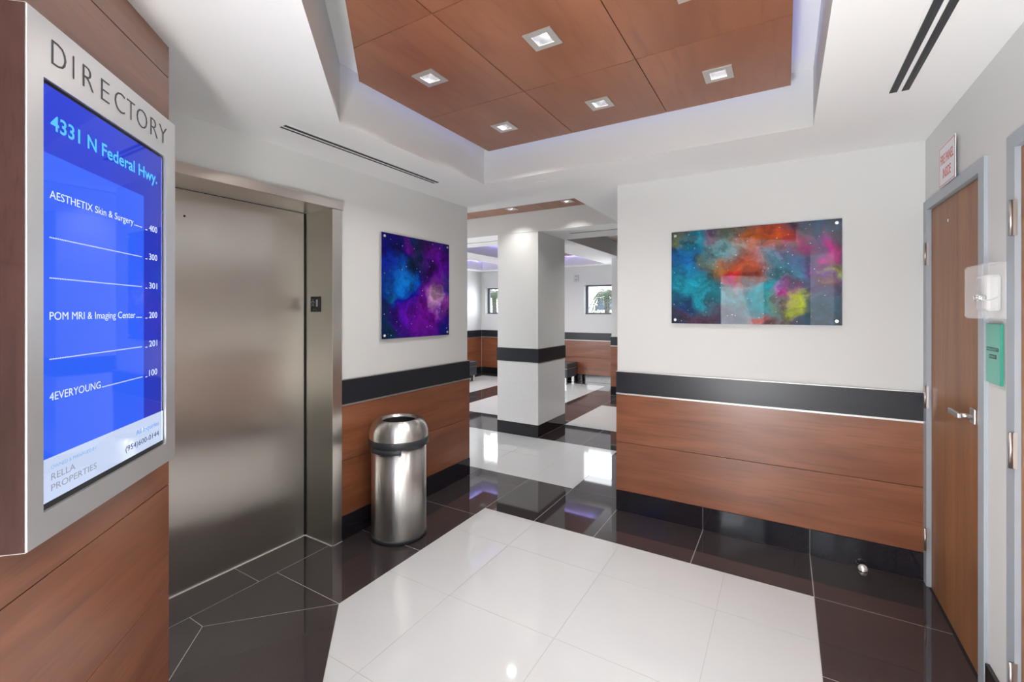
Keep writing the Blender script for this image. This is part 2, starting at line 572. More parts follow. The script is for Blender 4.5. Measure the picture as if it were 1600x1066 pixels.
def thing(name, label, cat, loc, group=None):
    o = bpy.data.objects.new(name, None); COL.objects.link(o)
    o.empty_display_size = 0.1
    o.location = loc; o['label'] = label; o['category'] = cat
    if group: o['group'] = group
    return o


def tag(o, label, cat, group=None):
    o['label'] = label; o['category'] = cat
    if group: o['group'] = group
    return o


def struct(name, bm, mat, org=(0, 0, 0)):
    return part(name, bm, mat, None, org, kind='structure')


def relabel(o, label, group=None):
    o['label'] = label
    if group: o['group'] = group
    return o


def dup(root, loc, label, group=None):
    def cp(o, par):
        c = o.copy(); COL.objects.link(c); c.parent = par
        for ch in list(o.children):
            cp(ch, c)
        return c
    r = cp(root, None)
    r.location = loc
    return relabel(r, label, group)


# ------------------------------------------------------------------ floor
CEIL = 2.55
floor = struct('floor', box(BM(), W, -6.9, 1.0, -2.5, 9.8, -0.12, -0.0008), 'grout')


def clip(poly, a, b, c):
    """keep a*x + b*y <= c"""
    out = []
    for i in range(len(poly)):
        p, q = poly[i], poly[(i + 1) % len(poly)]
        dp, dq = a * p[0] + b * p[1] - c, a * q[0] + b * q[1] - c
        if dp <= 0: out.append(p)
        if dp * dq < 0:
            k = dp / (dp - dq); out.append((p[0] + (q[0] - p[0]) * k, p[1] + (q[1] - p[1]) * k))
    return out


def inset(poly, g):
    """shrink a convex polygon by g on every side"""
    ar = sum(poly[i][0] * poly[(i + 1) % len(poly)][1] - poly[(i + 1) % len(poly)][0] * poly[i][1] for i in range(len(poly)))
    if ar < 0: poly = poly[::-1]
    out = poly
    for i in range(len(poly)):
        p, q = poly[i], poly[(i + 1) % len(poly)]
        dx, dy = q[0] - p[0], q[1] - p[1]
        l = math.hypot(dx, dy)
        if l < 1e-6: continue
        nx, ny = dy / l, -dx / l
        out = clip(out, nx, ny, nx * p[0] + ny * p[1] - g)
        if len(out) < 3: return []
    return out


def tile(poly, mat):
    q = inset(poly, 0.0018 if mat == 'tile_black' else 0.0016)
    if len(q) < 3: return
    cx = sum(a for a, b in q) / len(q); cy = sum(b for a, b in q) / len(q)
    part('floor_tile', prism(BM(), q, -0.011, 0.0), mat, floor, (cx, cy, 0))


def rect(x0, x1, y0, y1):
    return [(x0, y0), (x1, y0), (x1, y1), (x0, y1)]


# front room, white field with a cut-off corner
gx = [-2.037, -1.578, -0.942, -0.307, 0.137]
gy = [2.975, 2.58, 1.957, 1.335, 0.712, 0.09, -0.574]
for i in range(4):
    for j in range(6):
        q = clip(rect(gx[i], gx[i + 1], gy[j + 1], gy[j]), -1, -1, 0.437)
        if len(q) >= 3: tile(q, 'tile_white')
# black border tiles
for a in ((1.6, 2.226), (2.226, 2.84), (2.84, 3.49)):
    tile(rect(-2.60, -2.037, *a), 'tile_black')
tile([(-2.60, 1.6), (-2.60, 1.136), (-2.47, 1.136), (-2.037, 1.6)], 'tile_black')
tile([(-2.60, 1.136), (-2.60, 0.70), (-2.034, 0.70), (-2.47, 1.136)], 'tile_black')
tile([(-2.037, 1.6), (-2.47, 1.136), (-1.88, 0.546), (-1.445, 1.008)], 'tile_black')
k = 0
cxy = [(-1.445, 1.008), (-1.88, 0.546)]
while k < 4:
    n0 = (cxy[0][0] + 0.445, cxy[0][1] - 0.445); n1 = (cxy[1][0] + 0.445, cxy[1][1] - 0.445)
    tile([cxy[0], cxy[1], n1, n0], 'tile_black')
    cxy = [n0, n1]; k += 1
tile(rect(-2.037, -1.598, 2.975, 3.70), 'tile_black')
tile(rect(-1.598, -1.132, 2.975, 3.70), 'tile_black')
for a in ((-1.132, -0.50), (-0.50, 0.138), (0.138, 0.70)):
    tile(rect(*a, 2.975, 3.49), 'tile_black')
for a in ((2.345, 2.975), (1.72, 2.345), (1.09, 1.72), (0.46, 1.09), (-0.16, 0.46)):
    tile(rect(0.137, 0.70, *a), 'tile_black')
for a in ((2.612, 3.412), (1.375, 2.262)):
    part('threshold_strip', box(BM(), W, 0.6965, 0.744, a[0] + 0.001, a[1] - 0.001, -0.010, 0.0008), 'black', floor)
# elevator recess
tile(rect(-2.87, -2.60, 1.493, 1.975), 'tile_black')
tile(rect(-2.87, -2.60, 0.89, 1.493), 'tile_black')
# behind the camera, along the door wall
for a in ((-0.80, -0.16), (-1.45, -0.80), (-1.95, -1.45)):
    tile(clip(rect(0.05, 0.70, *a), -1, -1, 1.16), 'tile_black')
# lobby
xs = [-6.58, -6.3, -5.74, -5.18, -4.595, -3.9, -3.2, -2.6, -2.037, -1.598, -1.132, -0.5, 0.10, 0.70]
ys = [3.49, 3.70, 4.32, 4.945, 5.735, 6.42, 7.22, 7.75, 8.35, 9.12, 9.45]
for i in range(len(xs) - 1):
    for j in range(len(ys) - 1):
        x0, x1, y0, y1 = xs[i], xs[i + 1], ys[j], ys[j + 1]
        if y0 < 3.6 and x0 >= -2.04: continue
        mx_, my_ = (x0 + x1) / 2, (y0 + y1) / 2
        white = (-4.0 < mx_ < -1.6 or -6.3 < mx_ < -4.595) and 3.70 < my_ < 4.945
        white |= (-4.595 < mx_ < -3.2 or -6.3 < mx_ < -5.18) and 5.735 < my_ < 9.12
        white |= -2.6 < mx_ < 0.1 and 5.735 < my_ < 7.22
        tile(rect(x0, x1, y0, y1), 'tile_white' if white else 'tile_black')

# ------------------------------------------------------------------ ceiling
TX0, TX1, TY1 = -2.0, 0.131, 2.910
tray = [(TX0, 1.575), (TX0, TY1), (TX1, TY1), (TX1, -0.556)]
cofA = rect(-4.1, -1.578, 3.685, 4.955)
cofB = rect(-2.585, 0.2, 5.755, 7.9)
cofC = rect(-4.56, -3.198, 5.712, 9.08)
cofD = rect(-6.3, -5.17, 5.712, 9.08)
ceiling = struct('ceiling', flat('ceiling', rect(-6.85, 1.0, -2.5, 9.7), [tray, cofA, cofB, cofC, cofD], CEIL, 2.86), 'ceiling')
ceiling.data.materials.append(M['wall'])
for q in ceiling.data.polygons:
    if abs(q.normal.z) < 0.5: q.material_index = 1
part('ceiling_deck', box(BM(), W, -6.85, 1.0, -2.5, 9.7, 2.861, 2.93), 'ceiling', ceiling)


# wooden ceiling clouds: panels with square holes for the lamps
def lamp_hole(c, s=0.043):
    return rect(c[0] - s, c[0] + s, c[1] - s, c[1] + s)


def cloud(name, label, xs_, ys_, lamps, z=2.75, clipd=None, led='led', ledsides='xXyY', thick=0.018, wood_mat='wood_c'):
    cx_, cy_ = (xs_[0] + xs_[-1]) / 2, (ys_[0] + ys_[-1]) / 2
    t = thing(name, label, 'ceiling panel', (cx_, cy_, z))
    for i in range(len(xs_) - 1):
        for j in range(len(ys_) - 1):
            poly = rect(xs_[i], xs_[i + 1], ys_[j], ys_[j + 1])
            if clipd is not None: poly = clip(poly, -1, -1, clipd)
            if len(poly) < 3: continue
            poly = inset(poly, 0.0022)
            if len(poly) < 3: continue
            hs = [lamp_hole(c) for c in lamps if xs_[i] < c[0] < xs_[i + 1] and ys_[j] < c[1] < ys_[j + 1]]
            part('wood_panel', flat('wood_panel', poly, hs, z, z + thick), wood_mat, t,
                 (sum(a for a, b in poly) / len(poly), sum(b for a, b in poly) / len(poly), z))
    full = rect(xs_[0] + 0.01, xs_[-1] - 0.01, ys_[0] + 0.01, ys_[-1] - 0.01)
    if clipd is not None: full = clip(full, -1, -1, clipd - 0.014)
    part('backing_board', flat('backing_board', full, [lamp_hole(c, 0.047) for c in lamps], z + thick + 0.001, z + thick + 0.008), 'joint', t)
    if led:
        zz = z + thick + 0.009
        e = 0.03
        b = BM()
        x0, x1, y0, y1 = xs_[0] + e, xs_[-1] - e, ys_[0] + e, ys_[-1] - e
        if 'x' in ledsides: box(b, W, x0, x0 + 0.012, (y0 if clipd is None else 1.65), y1, zz, zz + 0.008)
        if 'X' in ledsides: box(b, W, x1 - 0.012, x1, y0, y1, zz, zz + 0.008)
        if 'Y' in ledsides: box(b, W, x0, x1, y1 - 0.012, y1, zz, zz + 0.008)
        if 'y' in ledsides and clipd is None: box(b, W, x0, x1, y0, y0 + 0.012, zz, zz + 0.008)
        part('led_strip', b, led, t)
    return t


def downlight(loc, label, power, group='square recessed downlights in the front room ceiling', spread=120):
    x, y, z = loc
    t = thing('recessed_downlight', label, 'ceiling light', loc, group)
    f = rect(x - 0.066, x + 0.066, y - 0.066, y + 0.066)
    part('trim_ring', flat('trim_ring', f, [lamp_hole((x, y), 0.037)], z - 0.005, z - 0.0005), 'trim_light', t)
    b = BM()
    a, c, h = 0.037, 0.026, 0.042
    lo = [b.verts.new((x + sx * a, y + sy * a, z - 0.002)) for sx, sy in ((-1, -1), (1, -1), (1, 1), (-1, 1))]
    hi = [b.verts.new((x + sx * c, y + sy * c, z + h)) for sx, sy in ((-1, -1), (1, -1), (1, 1), (-1, 1))]
    for i in range(4):
        b.faces.new((lo[i], lo[(i + 1) % 4], hi[(i + 1) % 4], hi[i]))
    part('reflector', b, 'reflector', t)
    part('lens', box(BM(), W, x - 0.027, x + 0.027, y - 0.027, y + 0.027, z + h, z + h + 0.004), 'lens', t)
    l = area_light('lamp', (x, y, z - 0.008), (0, 0, 0), 0.07, 0.07, power, (1.0, 0.965, 0.92), spread)
    l.parent = t; l.location = (0, 0, -0.008)
    return t


LX, LY = [-1.548, -0.905, -0.285], [1.766, 2.482]
front_l = [(x, y) for y in LY for x in LX] + [(-0.905, 1.02), (-0.285, 1.02), (-0.285, 0.30)]
cloud('wood_ceiling_cloud', 'suspended cherry wood ceiling panels in the front room tray', [-1.888, -1.208, -0.603, 0.030],
      [-0.75, -0.10, 0.64, 1.39, 2.138, 2.805], front_l, clipd=0.285, led='led_soft')
cloud('wood_ceiling_panel', 'cherry wood ceiling panel over the passage before the pillar', [-4.1, -3.5, -2.46, -1.6],
      [3.69, 4.95], [(-2.83, 4.70), (-2.09, 4.70)], z=2.80, led=None, thick=0.018)
for nm, lb, c, lp in (('wood_ceiling_cloud', 'dark cherry wood ceiling cloud behind the pillar, to its right', cofB, [(-1.9, 6.4), (-1.0, 6.4)]),
                      ('wood_ceiling_cloud', 'cherry wood ceiling cloud with blue edge light behind the pillar', cofC, [(-3.88, 6.5), (-3.88, 7.4), (-3.88, 8.3)]),
                      ('wood_ceiling_cloud', 'cherry wood ceiling cloud in the far left lobby bay', cofD, [(-5.74, 6.5), (-5.74, 7.4), (-5.74, 8.3)])):
    (x0, y0), (x1, _), (_, y1), _ = c
    g = 0.11
    cloud(nm, lb, [x0 + g, (x0 + x1) / 2 + 0.09, x1 - g], [y0 + g, (y0 * 2 + y1) / 3, (y0 + 2 * y1) / 3, y1 - g], lp,
          led=None if c is cofB else 'led')
    for i, (x, y) in enumerate(lp):
        downlight((x, y, 2.75), 'square downlight in the lobby %s, %s one from the pillar' % ({-1.9: 'bay right of the pillar', -1.0: 'bay right of the pillar', -3.88: 'bay straight behind the pillar', -5.74: 'bay farthest left'}[x], ('nearest', 'middle', 'farthest')[i]), 6,
                  'square downlights of the lobby behind the pillar', 130)

order = ['back row left', 'back row middle', 'back row right']
labs = {(0, 0): 'square downlight in the second row, left one, nearest the cut corner',
        (1, 0): 'large looking square downlight in the middle of the wood ceiling, second row',
        (2, 0): 'square downlight of the second row, right one, cut by the top edge',
        (0, 1): 'square downlight in the far row, left one, near the far left wood corner',
        (1, 1): 'square downlight in the far row, middle of three',
        (2, 1): 'square downlight in the far row, right one, above the larger nebula print'}
for j, y in enumerate(LY):
    for i, x in enumerate(LX):
        downlight((x, y, 2.75), labs[(i, j)], (4.2, 2.0, 1.4)[i], spread=(140, 112, 112)[i])
for x, y in front_l[6:]:
    downlight((x, y, 2.75), ('square downlight of the third row over the entrance, left one', 'square downlight of the third row over the entrance, right one', 'square downlight nearest the entrance door')[front_l[6:].index((x, y))], 2.3, spread=112)
downlight((-2.83, 4.70, 2.80), 'left lit square downlight in the passage ceiling before the pillar', 1.8, 'square downlights over the passage', 110)
downlight((-2.09, 4.70, 2.80), 'right lit square downlight in the passage ceiling before the pillar', 1.5, 'square downlights over the passage', 110)


def slot_vent(label, x0, x1, y0, y1, axis):
    """two dark slots in a slim white flange"""
    t = thing('slot_diffuser', label, 'air vent', ((x0 + x1) / 2, (y0 + y1) / 2, CEIL))
    e = 0.012
    part('flange', box(BM(), W, x0 - e, x1 + e, y0 - e, y1 + e, CEIL - 0.0015, CEIL - 0.0002), 'ceiling', t)
    if axis == 'y':
        w = (x1 - x0) / 2.5
        sl = [(x0, x0 + w, y0, y1), (x1 - w, x1, y0, y1)]
        bars = (x0 + w, x1 - w, y0, y1)
    else:
        w = (y1 - y0) / 2.5
        sl = [(x0, x1, y0, y0 + w), (x0, x1, y1 - w, y1)]
        bars = (x0, x1, y0 + w, y1 - w)
    for s in sl:
        part('slot', box(BM(), W, *s, CEIL - 0.0032, CEIL - 0.0016), 'slot', t)
        if axis == 'y':
            m0 = (s[0] + s[1]) / 2
            part('vane', box(BM(), W, m0 - 0.0012, m0 + 0.0012, s[2] + 0.004, s[3] - 0.004, CEIL - 0.0045, CEIL - 0.0033), 'plastic_black', t)
    part('centre_bar', box(BM(), W, *bars, CEIL - 0.005, CEIL - 0.0016), 'ceiling', t)
    return t


slot_vent('long twin slot air diffuser in the ceiling along the elevator wall', -2.322, -2.268, 1.445, 2.69, 'y')
slot_vent('short twin slot air diffuser in the ceiling near the doors', 0.405, 0.475, 1.25, 2.643, 'y')
slot_vent('slot air diffuser in the lobby ceiling right of the pillar', -2.33, -1.15, 5.30, 5.35, 'x')
slot_vent('slot air diffuser in the lobby ceiling left of the pillar', -4.5, -3.3, 5.33, 5.37, 'x')
b = BM(); cyl(b, (-1.605, 3.10, CEIL - 0.004), (-1.605, 3.10, CEIL), 0.045, 0.045, 32)
tag(part('sprinkler_cover', b, 'ceiling', None, (-1.605, 3.10, CEIL)), 'small round white sprinkler cover in the ceiling before the passage', 'sprinkler')

# ------------------------------------------------------------------ walls
fE = Fr((-2.595, 0, 0), (0, 1, 0), (1, 0, 0))        # elevator wall, t = y
fN = Fr((0, 3.49, 0), (1, 0, 0), (0, -1, 0))          # nebula print wall, t = x
fD = Fr((-R2 * 0.8344, -R2 * 0.8344, 0), (-R2, R2, 0), (R2, R2, 0))   # directory wall
fR = Fr((0.70, 0, 0), (0, -1, 0), (-1, 0, 0))         # door wall, t = -y (text reads left to right)


def wainscot(wall, f, t0, t1, woodm, tj, ends=(0, 0), rail=0.018, wj=()):
    """black rail, metal strip, two wood panels, black baseboard tiles on a wall frame"""
    a, c = t0 - ends[0], t1 + ends[1]
    part('chair_rail', box(BM(), f, a, c, 0.0005, rail, 0.924, 1.088, 0.0015), 'stone_black', wall)
    part('rail_cap', box(BM(), f, a, c, 0.0005, rail, 1.0885, 1.0925), 'metal_trim', wall)
    part('metal_strip', box(BM(), f, a, c, 0.0005, rail + 0.001, 0.9125, 0.9235), 'metal_trim', wall)
    part('joint_backing', box(BM(), f, t0 + 0.005, t1 - 0.005, 0.0002, 0.004, 0.16, 0.912), 'joint', wall)
    brk = [a] + list(wj) + [c]
    for k in range(len(brk) - 1):
        for z0, z1 in ((0.164, 0.5375), (0.5405, 0.912)):
            g0 = 0 if k == 0 else 0.0015; g1 = 0 if k == len(brk) - 2 else 0.0015
            part('wood_panel', box(BM(), f, brk[k] + g0, brk[k + 1] - g1, 0.004, 0.014, z0, z1, 0.001), woodm, wall,
                 f.p((brk[k] + brk[k + 1]) / 2, 0.01, (z0 + z1) / 2))
    brk = [a] + list(tj) + [c]
    part('grout_line', box(BM(), f, a, c, 0.0005, 0.014, 0.0005, 0.160), 'grout', wall)
    for k in range(len(brk) - 1):
        part('baseboard_tile', box(BM(), f, brk[k] + 0.0013, brk[k + 1] - 0.0013, 0.0145, 0.019, 0.003, 0.1625), 'stone_base', wall,
             f.p((brk[k] + brk[k + 1]) / 2, 0.01, 0.0))


# elevator wall (left)
struct('wall_left_end', box(BM(), W, -2.95, -2.595, 0.60, 0.871, 0, CEIL), 'wall')
struct('wall_left_header', box(BM(), W, -2.95, -2.595, 0.871, 2.007, 2.27, CEIL), 'wall')
wallE = struct('wall_left', box(BM(), W, -2.95, -2.595, 2.007, 3.49, 0, CEIL), 'wall')
wainscot(wallE, fE, 2.045, 3.49, 'wood_y', (2.226, 2.84), (0, 0.018))

# nebula wall
wallN = struct('wall_back', box(BM(), W, -1.128, 0.86, 3.49, 3.66, 0, CEIL), 'wall')
wainscot(wallN, fN, -1.128, 0.70, 'wood_x', (-0.50, 0.138), (0.005, 0))

# door wall (right) : openings for two doors
D1 = (2.585, 3.425); D2 = (1.37, 2.285)
b = BM()
box(b, W, 0.70, 0.86, D1[1], 3.49, 0, CEIL)
box(b, W, 0.70, 0.86, D1[0], D1[1], 2.15, CEIL)
box(b, W, 0.70, 0.86, D2[1], D1[0], 0, CEIL)
box(b, W, 0.70, 0.86, D2[0], D2[1], 2.15, CEIL)
box(b, W, 0.70, 0.86, -2.3, D2[0], 0, CEIL)
wallR = struct('wall_right', b, 'wall')
part('baseboard_tile', box(BM(), W, 0.686, 0.699, 2.335, 2.527, 0.002, 0.155), 'stone_base', wallR)
part('baseboard_tile', box(BM(), W, 0.686, 0.699, -2.25, 1.31, 0.002, 0.155), 'stone_base', wallR)

# directory wall, full height wood; the glazed entrance door stands in the same slanting wall, behind the camera
TC = 1.957
ED0, ED1, EDZ = -0.566, 0.31, 2.09
b = BM()
box(b, fD, ED1 + 0.05, TC - 0.014, -0.16, -0.016, 0, CEIL)
wallD = struct('wall_diagonal', b, 'joint')
zs = [0.164, 0.539, 0.914, 1.290, 1.665, 2.040, 2.430, 2.548]
for k in range(len(zs) - 1):
    for ta, tb in ((ED1 + 0.05, 0.63), (0.63, TC)):
        part('wood_panel', box(BM(), fD, ta + 0.0015, tb - (0.0 if tb == TC else 0.0015), -0.014, 0.0, zs[k] + 0.0015, zs[k + 1] - 0.0015, 0.001),
             'wood_d', wallD, fD.p((ta + tb) / 2, 0, (zs[k] + zs[k + 1]) / 2))
part('baseboard_tile', box(BM(), fD, ED1 + 0.05, TC, -0.013, 0.004, 0.002, 0.1625), 'stone_base', wallD)
struct('wall_return', box(BM(), W, -2.595, -1.99, 0.62, 0.77, 0, CEIL), 'wall')
b = BM()
box(b, fD, -1.32, ED0 - 0.05, -0.16, 0.0, 0, CEIL)
box(b, fD, ED0 - 0.05, ED1 + 0.05, -0.16, 0.0, EDZ + 0.05, CEIL)
struct('wall_front', b, 'wall')
b = BM()
box(b, fD, ED0 - 0.05, ED0, -0.12, 0.01, 0.002, EDZ + 0.05); box(b, fD, ED1, ED1 + 0.05, -0.12, 0.01, 0.002, EDZ + 0.05)
box(b, fD, ED0, ED1, -0.12, 0.01, EDZ, EDZ + 0.05)
dr = struct('door_3', b, 'window_frame')
part('pane', box(BM(), fD, ED0 + 0.002, ED1 - 0.002, -0.07, -0.062, 0.006, EDZ - 0.002), 'glass', dr)
part('push_bar', box(BM(), fD, ED0 + 0.1, ED1 - 0.1, -0.055, -0.035, 1.0, 1.03, 0.003), 'chrome_soft', dr)

# lobby walls
wl = struct('wall_lobby_left', box(BM(), W, -6.75, -6.58, 3.35, 9.45, 0, CEIL), 'wall')
fL = Fr((-6.58, 0, 0), (0, 1, 0), (1, 0, 0))
wainscot(wl, fL, 3.49, 9.43, 'wood_y', (4.3, 5.0, 5.7, 6.4, 7.1, 7.8, 8.5), wj=(5.0, 6.5, 8.0))
b = BM()
box(b, W, -6.58, -5.40, 3.35, 3.49, 0, CEIL); box(b, W, -4.60, -2.951, 3.35, 3.49, 0, CEIL)
box(b, W, -5.40, -4.60, 3.35, 3.49, 2.14, CEIL); box(b, W, -5.40, -4.60, 3.35, 3.49, 0, 1.49)
struct('wall_lobby_front', b, 'wall')
b = BM()
box(b, W, -5.399, -5.36, 3.39, 3.44, 1.491, 2.139); box(b, W, -4.64, -4.601, 3.39, 3.44, 1.491, 2.139)
box(b, W, -5.36, -4.64, 3.39, 3.44, 1.491, 1.53); box(b, W, -5.36, -4.64, 3.39, 3.44, 2.10, 2.139)
wn = struct('window_3', b, 'window_frame')  # added window out of view, made up to go with the lobby fill lamp
part('pane', box(BM(), W, -5.359, -4.641, 3.412, 3.418, 1.531, 2.099), 'glass', wn)
WZ0, WZ1 = 1.493, 2.143
wins = [(-6.457, -5.40), (-3.81, -2.70)]
b = BM()
Yf = 9.45
edges = [-6.75, wins[0][0], wins[0][1], wins[1][0], wins[1][1], 0.86]
box(b, W, -6.75, 0.86, Yf, Yf + 0.2, 0, WZ0); box(b, W, -6.75, 0.86, Yf, Yf + 0.2, WZ1, CEIL)
for a, c in ((edges[0], edges[1]), (edges[2], edges[3]), (edges[4], edges[5])):
    box(b, W, a, c, Yf, Yf + 0.2, WZ0, WZ1)
wf = struct('wall_lobby_far', b, 'wall')
fF = Fr((0, Yf, 0), (1, 0, 0), (0, -1, 0))
wainscot(wf, fF, -6.56, -2.60, 'wood_x', (-5.9, -5.3, -4.7, -4.05, -3.4), wj=(-5.0, -3.9 - 0.9))
for k, (a, c) in enumerate(wins):
    b = BM()
    f0, f1 = Yf + 0.11, Yf + 0.16
    box(b, W, a + 0.001, a + 0.05, f0, f1, WZ0 + 0.001, WZ1 - 0.001); box(b, W, c - 0.05, c - 0.001, f0, f1, WZ0 + 0.001, WZ1 - 0.001)
    box(b, W, a + 0.05, c - 0.05, f0, f1, WZ0 + 0.001, WZ0 + 0.035); box(b, W, a + 0.05, c - 0.05, f0, f1, WZ1 - 0.035, WZ1 - 0.001)
    wn = struct('window_%d' % (k + 1), b, 'window_frame')
    part('pane', box(BM(), W, a + 0.051, c - 0.051, f0 + 0.02, f0 + 0.026, WZ0 + 0.036, WZ1 - 0.036), 'glass', wn)
wp = struct('wall_lobby_pier', box(BM(), W, -2.764, 0.86, 8.2, 8.5, 0, CEIL), 'wall')
fP = Fr((0, 8.2, 0), (1, 0, 0), (0, -1, 0))
wainscot(wp, fP, -2.764, 0.68, 'wood_x', (-2.1, -1.5, -0.9, -0.3), (0.012, 0), wj=(-1.4,))
wr = struct('wall_lobby_right', box(BM(), W, 0.70, 0.86, 3.66, 8.2, 0, CEIL), 'wall')

# ------------------------------------------------------------------ pillar
pil = thing('square_pillar', 'square white pillar with a black stone band and glossy lower cladding', 'pillar', (-2.90, 5.355, 0))
CX0, CX1, CY0, CY1 = -3.197, -2.605, 4.960, 5.750
part('shaft', box(BM(), W, CX0, CX1, CY0, CY1, 1.094, CEIL - 0.001, 0.001), 'wall', pil)
part('core', box(BM(), W, CX0 + 0.02, CX1 - 0.02, CY0 + 0.02, CY1 - 0.02, 0.002, 1.093), 'grout', pil)
for nm, z0, z1, g, mt in (('cladding_slab', 0.152, 0.912, 0.002, None), ('stone_band', 0.924, 1.092, 0.010, 'stone_black'), ('base_tile', 0.002, 0.150, 0.004, 'stone_base')):
    mt = mt or M.setdefault('clad', stone('glossy_white_cladding', (0.72, 0.72, 0.72), (0.70, 0.70, 0.70), 0.05, 30, 0.5, 1.5))
    x0, x1, y0, y1 = CX0 - g, CX1 + g, CY0 - g, CY1 + g
    part(nm, box(BM(), W, x0, x1, y0, CY0 + 0.018, z0, z1, 0.001), mt, pil, (-2.9, y0, z0))
    part(nm, box(BM(), W, x0, x1, CY1 - 0.018, y1, z0, z1, 0.001), mt, pil, (-2.9, y1, z0))
    part(nm, box(BM(), W, CX1 - 0.018, x1, CY0 + 0.0185, CY1 - 0.0185, z0, z1, 0.001), mt, pil, (x1, 5.35, z0))
    part(nm, box(BM(), W, x0, CX0 + 0.018, CY0 + 0.0185, CY1 - 0.0185, z0, z1, 0.001), mt, pil, (x0, 5.35, z0))
b = BM(); box(b, W, CX0 - 0.004, CX1 + 0.004, CY0 - 0.004, CY1 + 0.004, 0.9125, 0.9235)
part('metal_strip', b, 'metal_trim', pil)

# ------------------------------------------------------------------ elevator
el = thing('elevator', 'brushed steel elevator doorway with closed door and deep jambs', 'elevator', (-2.60, 1.43, 0))
XD = -2.867
b = BM()
prism_f(b, fE, [(0.905, 0.002), (1.966, 0.002), (1.966, 2.238), (0.905, 2.238)], XD + 2.595 - 0.03, XD + 2.595)
part('door_panel', b, 'steel_door', el)
part('peep_hole', cyl(BM(), (XD - 0.001, 1.227, 2.091), (XD + 0.0015, 1.227, 2.091), 0.006, 0.006, 16), 'black', el)
# jamb face + return: L-shaped, one piece on each side
jr = BM()
box(jr, W, XD, -2.572, 1.970, 2.006, 0.004, 2.243, 0.0008)
box(jr, W, -2.594, -2.570, 2.006, 2.038, 0.004, 2.243, 0.001)
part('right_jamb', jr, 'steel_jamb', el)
part('jamb_face', box(BM(), W, -2.5718, -2.568, 1.966, 2.040, 0.004, 2.2425, 0.0008), 'steel_frame', el)
jl = BM()
box(jl, W, XD, -2.572, 0.872, 0.902, 0.004, 2.243, 0.0008)
box(jl, W, -2.594, -2.568, 0.835, 0.902, 0.004, 2.243, 0.001)
part('left_jamb', jl, 'steel_frame', el)
hd = BM()
box(hd, W, XD, -2.572, 0.90, 1.969, 2.243, 2.268, 0.0008)
part('soffit', hd, 'steel_frame', el)
part('header', box(BM(), W, -2.594, -2.562, 0.83, 2.043, 2.2435, 2.300, 0.0012), 'steel_frame', el)
part('door_gap', box(BM(), W, XD - 0.02, XD + 0.003, 1.9605, 1.9695, 0.004, 2.242), 'black', el)
part('header_gap', box(BM(), W, XD - 0.02, XD + 0.002, 0.905, 1.960, 2.2385, 2.2425), 'black', el)
s_ = BM()
box(s_, W, XD + 0.001, XD + 0.010, 0.90, 1.966, 0.0005, 0.0035)
box(s_, W, XD + 0.010, -2.575, 1.961, 1.969, 0.0005, 0.0035)
box(s_, W, -2.578, -2.568, 1.9705, 2.044, 0.0005, 0.0035)
part('threshold_bead', s_, M.setdefault('bead', simple('white_sealant', (0.75, 0.74, 0.72), 0.5)), el)

# floor-marking plate with star and 1
fJ = Fr((0, 1.970, 0), (1, 0, 0), (0, -1, 0))
pl = thing('floor_number_plate', 'small black floor plate with a star and the figure 1 on the elevator jamb', 'sign', (-2.749, 1.969, 1.556))
part('plate', box(BM(), fJ, -2.802, -2.696, 0.0003, 0.0035, 1.556, 1.661, 0.001), 'black', pl)
st = [(-2.776 + (0.021 if i % 2 == 0 else 0.009) * math.sin(math.pi * i / 5), 1.617 + (0.030 if i % 2 == 0 else 0.012) * math.cos(math.pi * i / 5)) for i in range(10)]
b = BM()
ctr = b.verts.new(fJ.p(-2.776, 0.0042, 1.617))
vv = [b.verts.new(fJ.p(t, 0.0042, z)) for t, z in st]
v2 = [b.verts.new(fJ.p(-2.776 + (t + 2.776) * 0.72, 0.0042, 1.617 + (z - 1.617) * 0.72)) for t, z in st]
b.verts.remove(ctr)
for i in range(10):
    b.faces.new((vv[i], vv[(i + 1) % 10], v2[(i + 1) % 10], v2[i]))
part('star', b, 'plate_glyph', pl)
part('numeral', text(fJ, '1', -2.742, 1.592, 0.018, 0.048, 0.0037), 'plate_glyph', pl)
b = BM()
for dx, dz in ((0, 0), (0.008, 0), (0, -0.008), (0.020, 0), (0.028, -0.008)):
    box(b, fJ, -2.77 + dx, -2.767 + dx, 0.0035, 0.0045, 1.574 + dz, 1.577 + dz)
part('braille', b, 'plate_glyph', pl)

# ------------------------------------------------------------------ doors in the right wall
def flush_door(name, y0, y1, y_leaf0, y_leaf1, xleaf, hz, hinge_y, hinge_x):
    """steel frame with leaf; face plane of the frame stands 12 mm proud of the wall"""
    b = BM()
    box(b, W, 0.688, 0.76, y_leaf1, y1, 0.002, 2.135)
    box(b, W, 0.688, 0.76, y0, y_leaf0, 0.002, 2.135)
    box(b, W, 0.688, 0.76, y0, y1, 2.135, 2.187)
    fr = struct(name, b, 'frame_paint')
    part('door_leaf', box(BM(), W, xleaf, xleaf + 0.044, y_leaf0 + 0.003, y_leaf1 - 0.003, 0.003, 2.131, 0.001), 'door_wood', fr)
    for z in hz:
        h = BM()
        cyl(h, (hinge_x, hinge_y, z), (hinge_x, hinge_y, z + 0.125), 0.0062, 0.0062, 12)
        box(h, W, hinge_x, hinge_x + 0.016, hinge_y - 0.003, hinge_y + 0.003, z, z + 0.125)
        part('hinge', h, 'hinge_metal', fr, (hinge_x, hinge_y, z))
    return fr


d1 = flush_door('door_1', 2.548, 3.478, 2.612, 3.412, 0.709, (0.205, 1.012, 1.822), 3.408, 0.682)
d2 = flush_door('door_2', 1.31, 2.330, 1.375, 2.262, 0.703, (0.205, 1.010, 1.825), 2.263, 0.679)
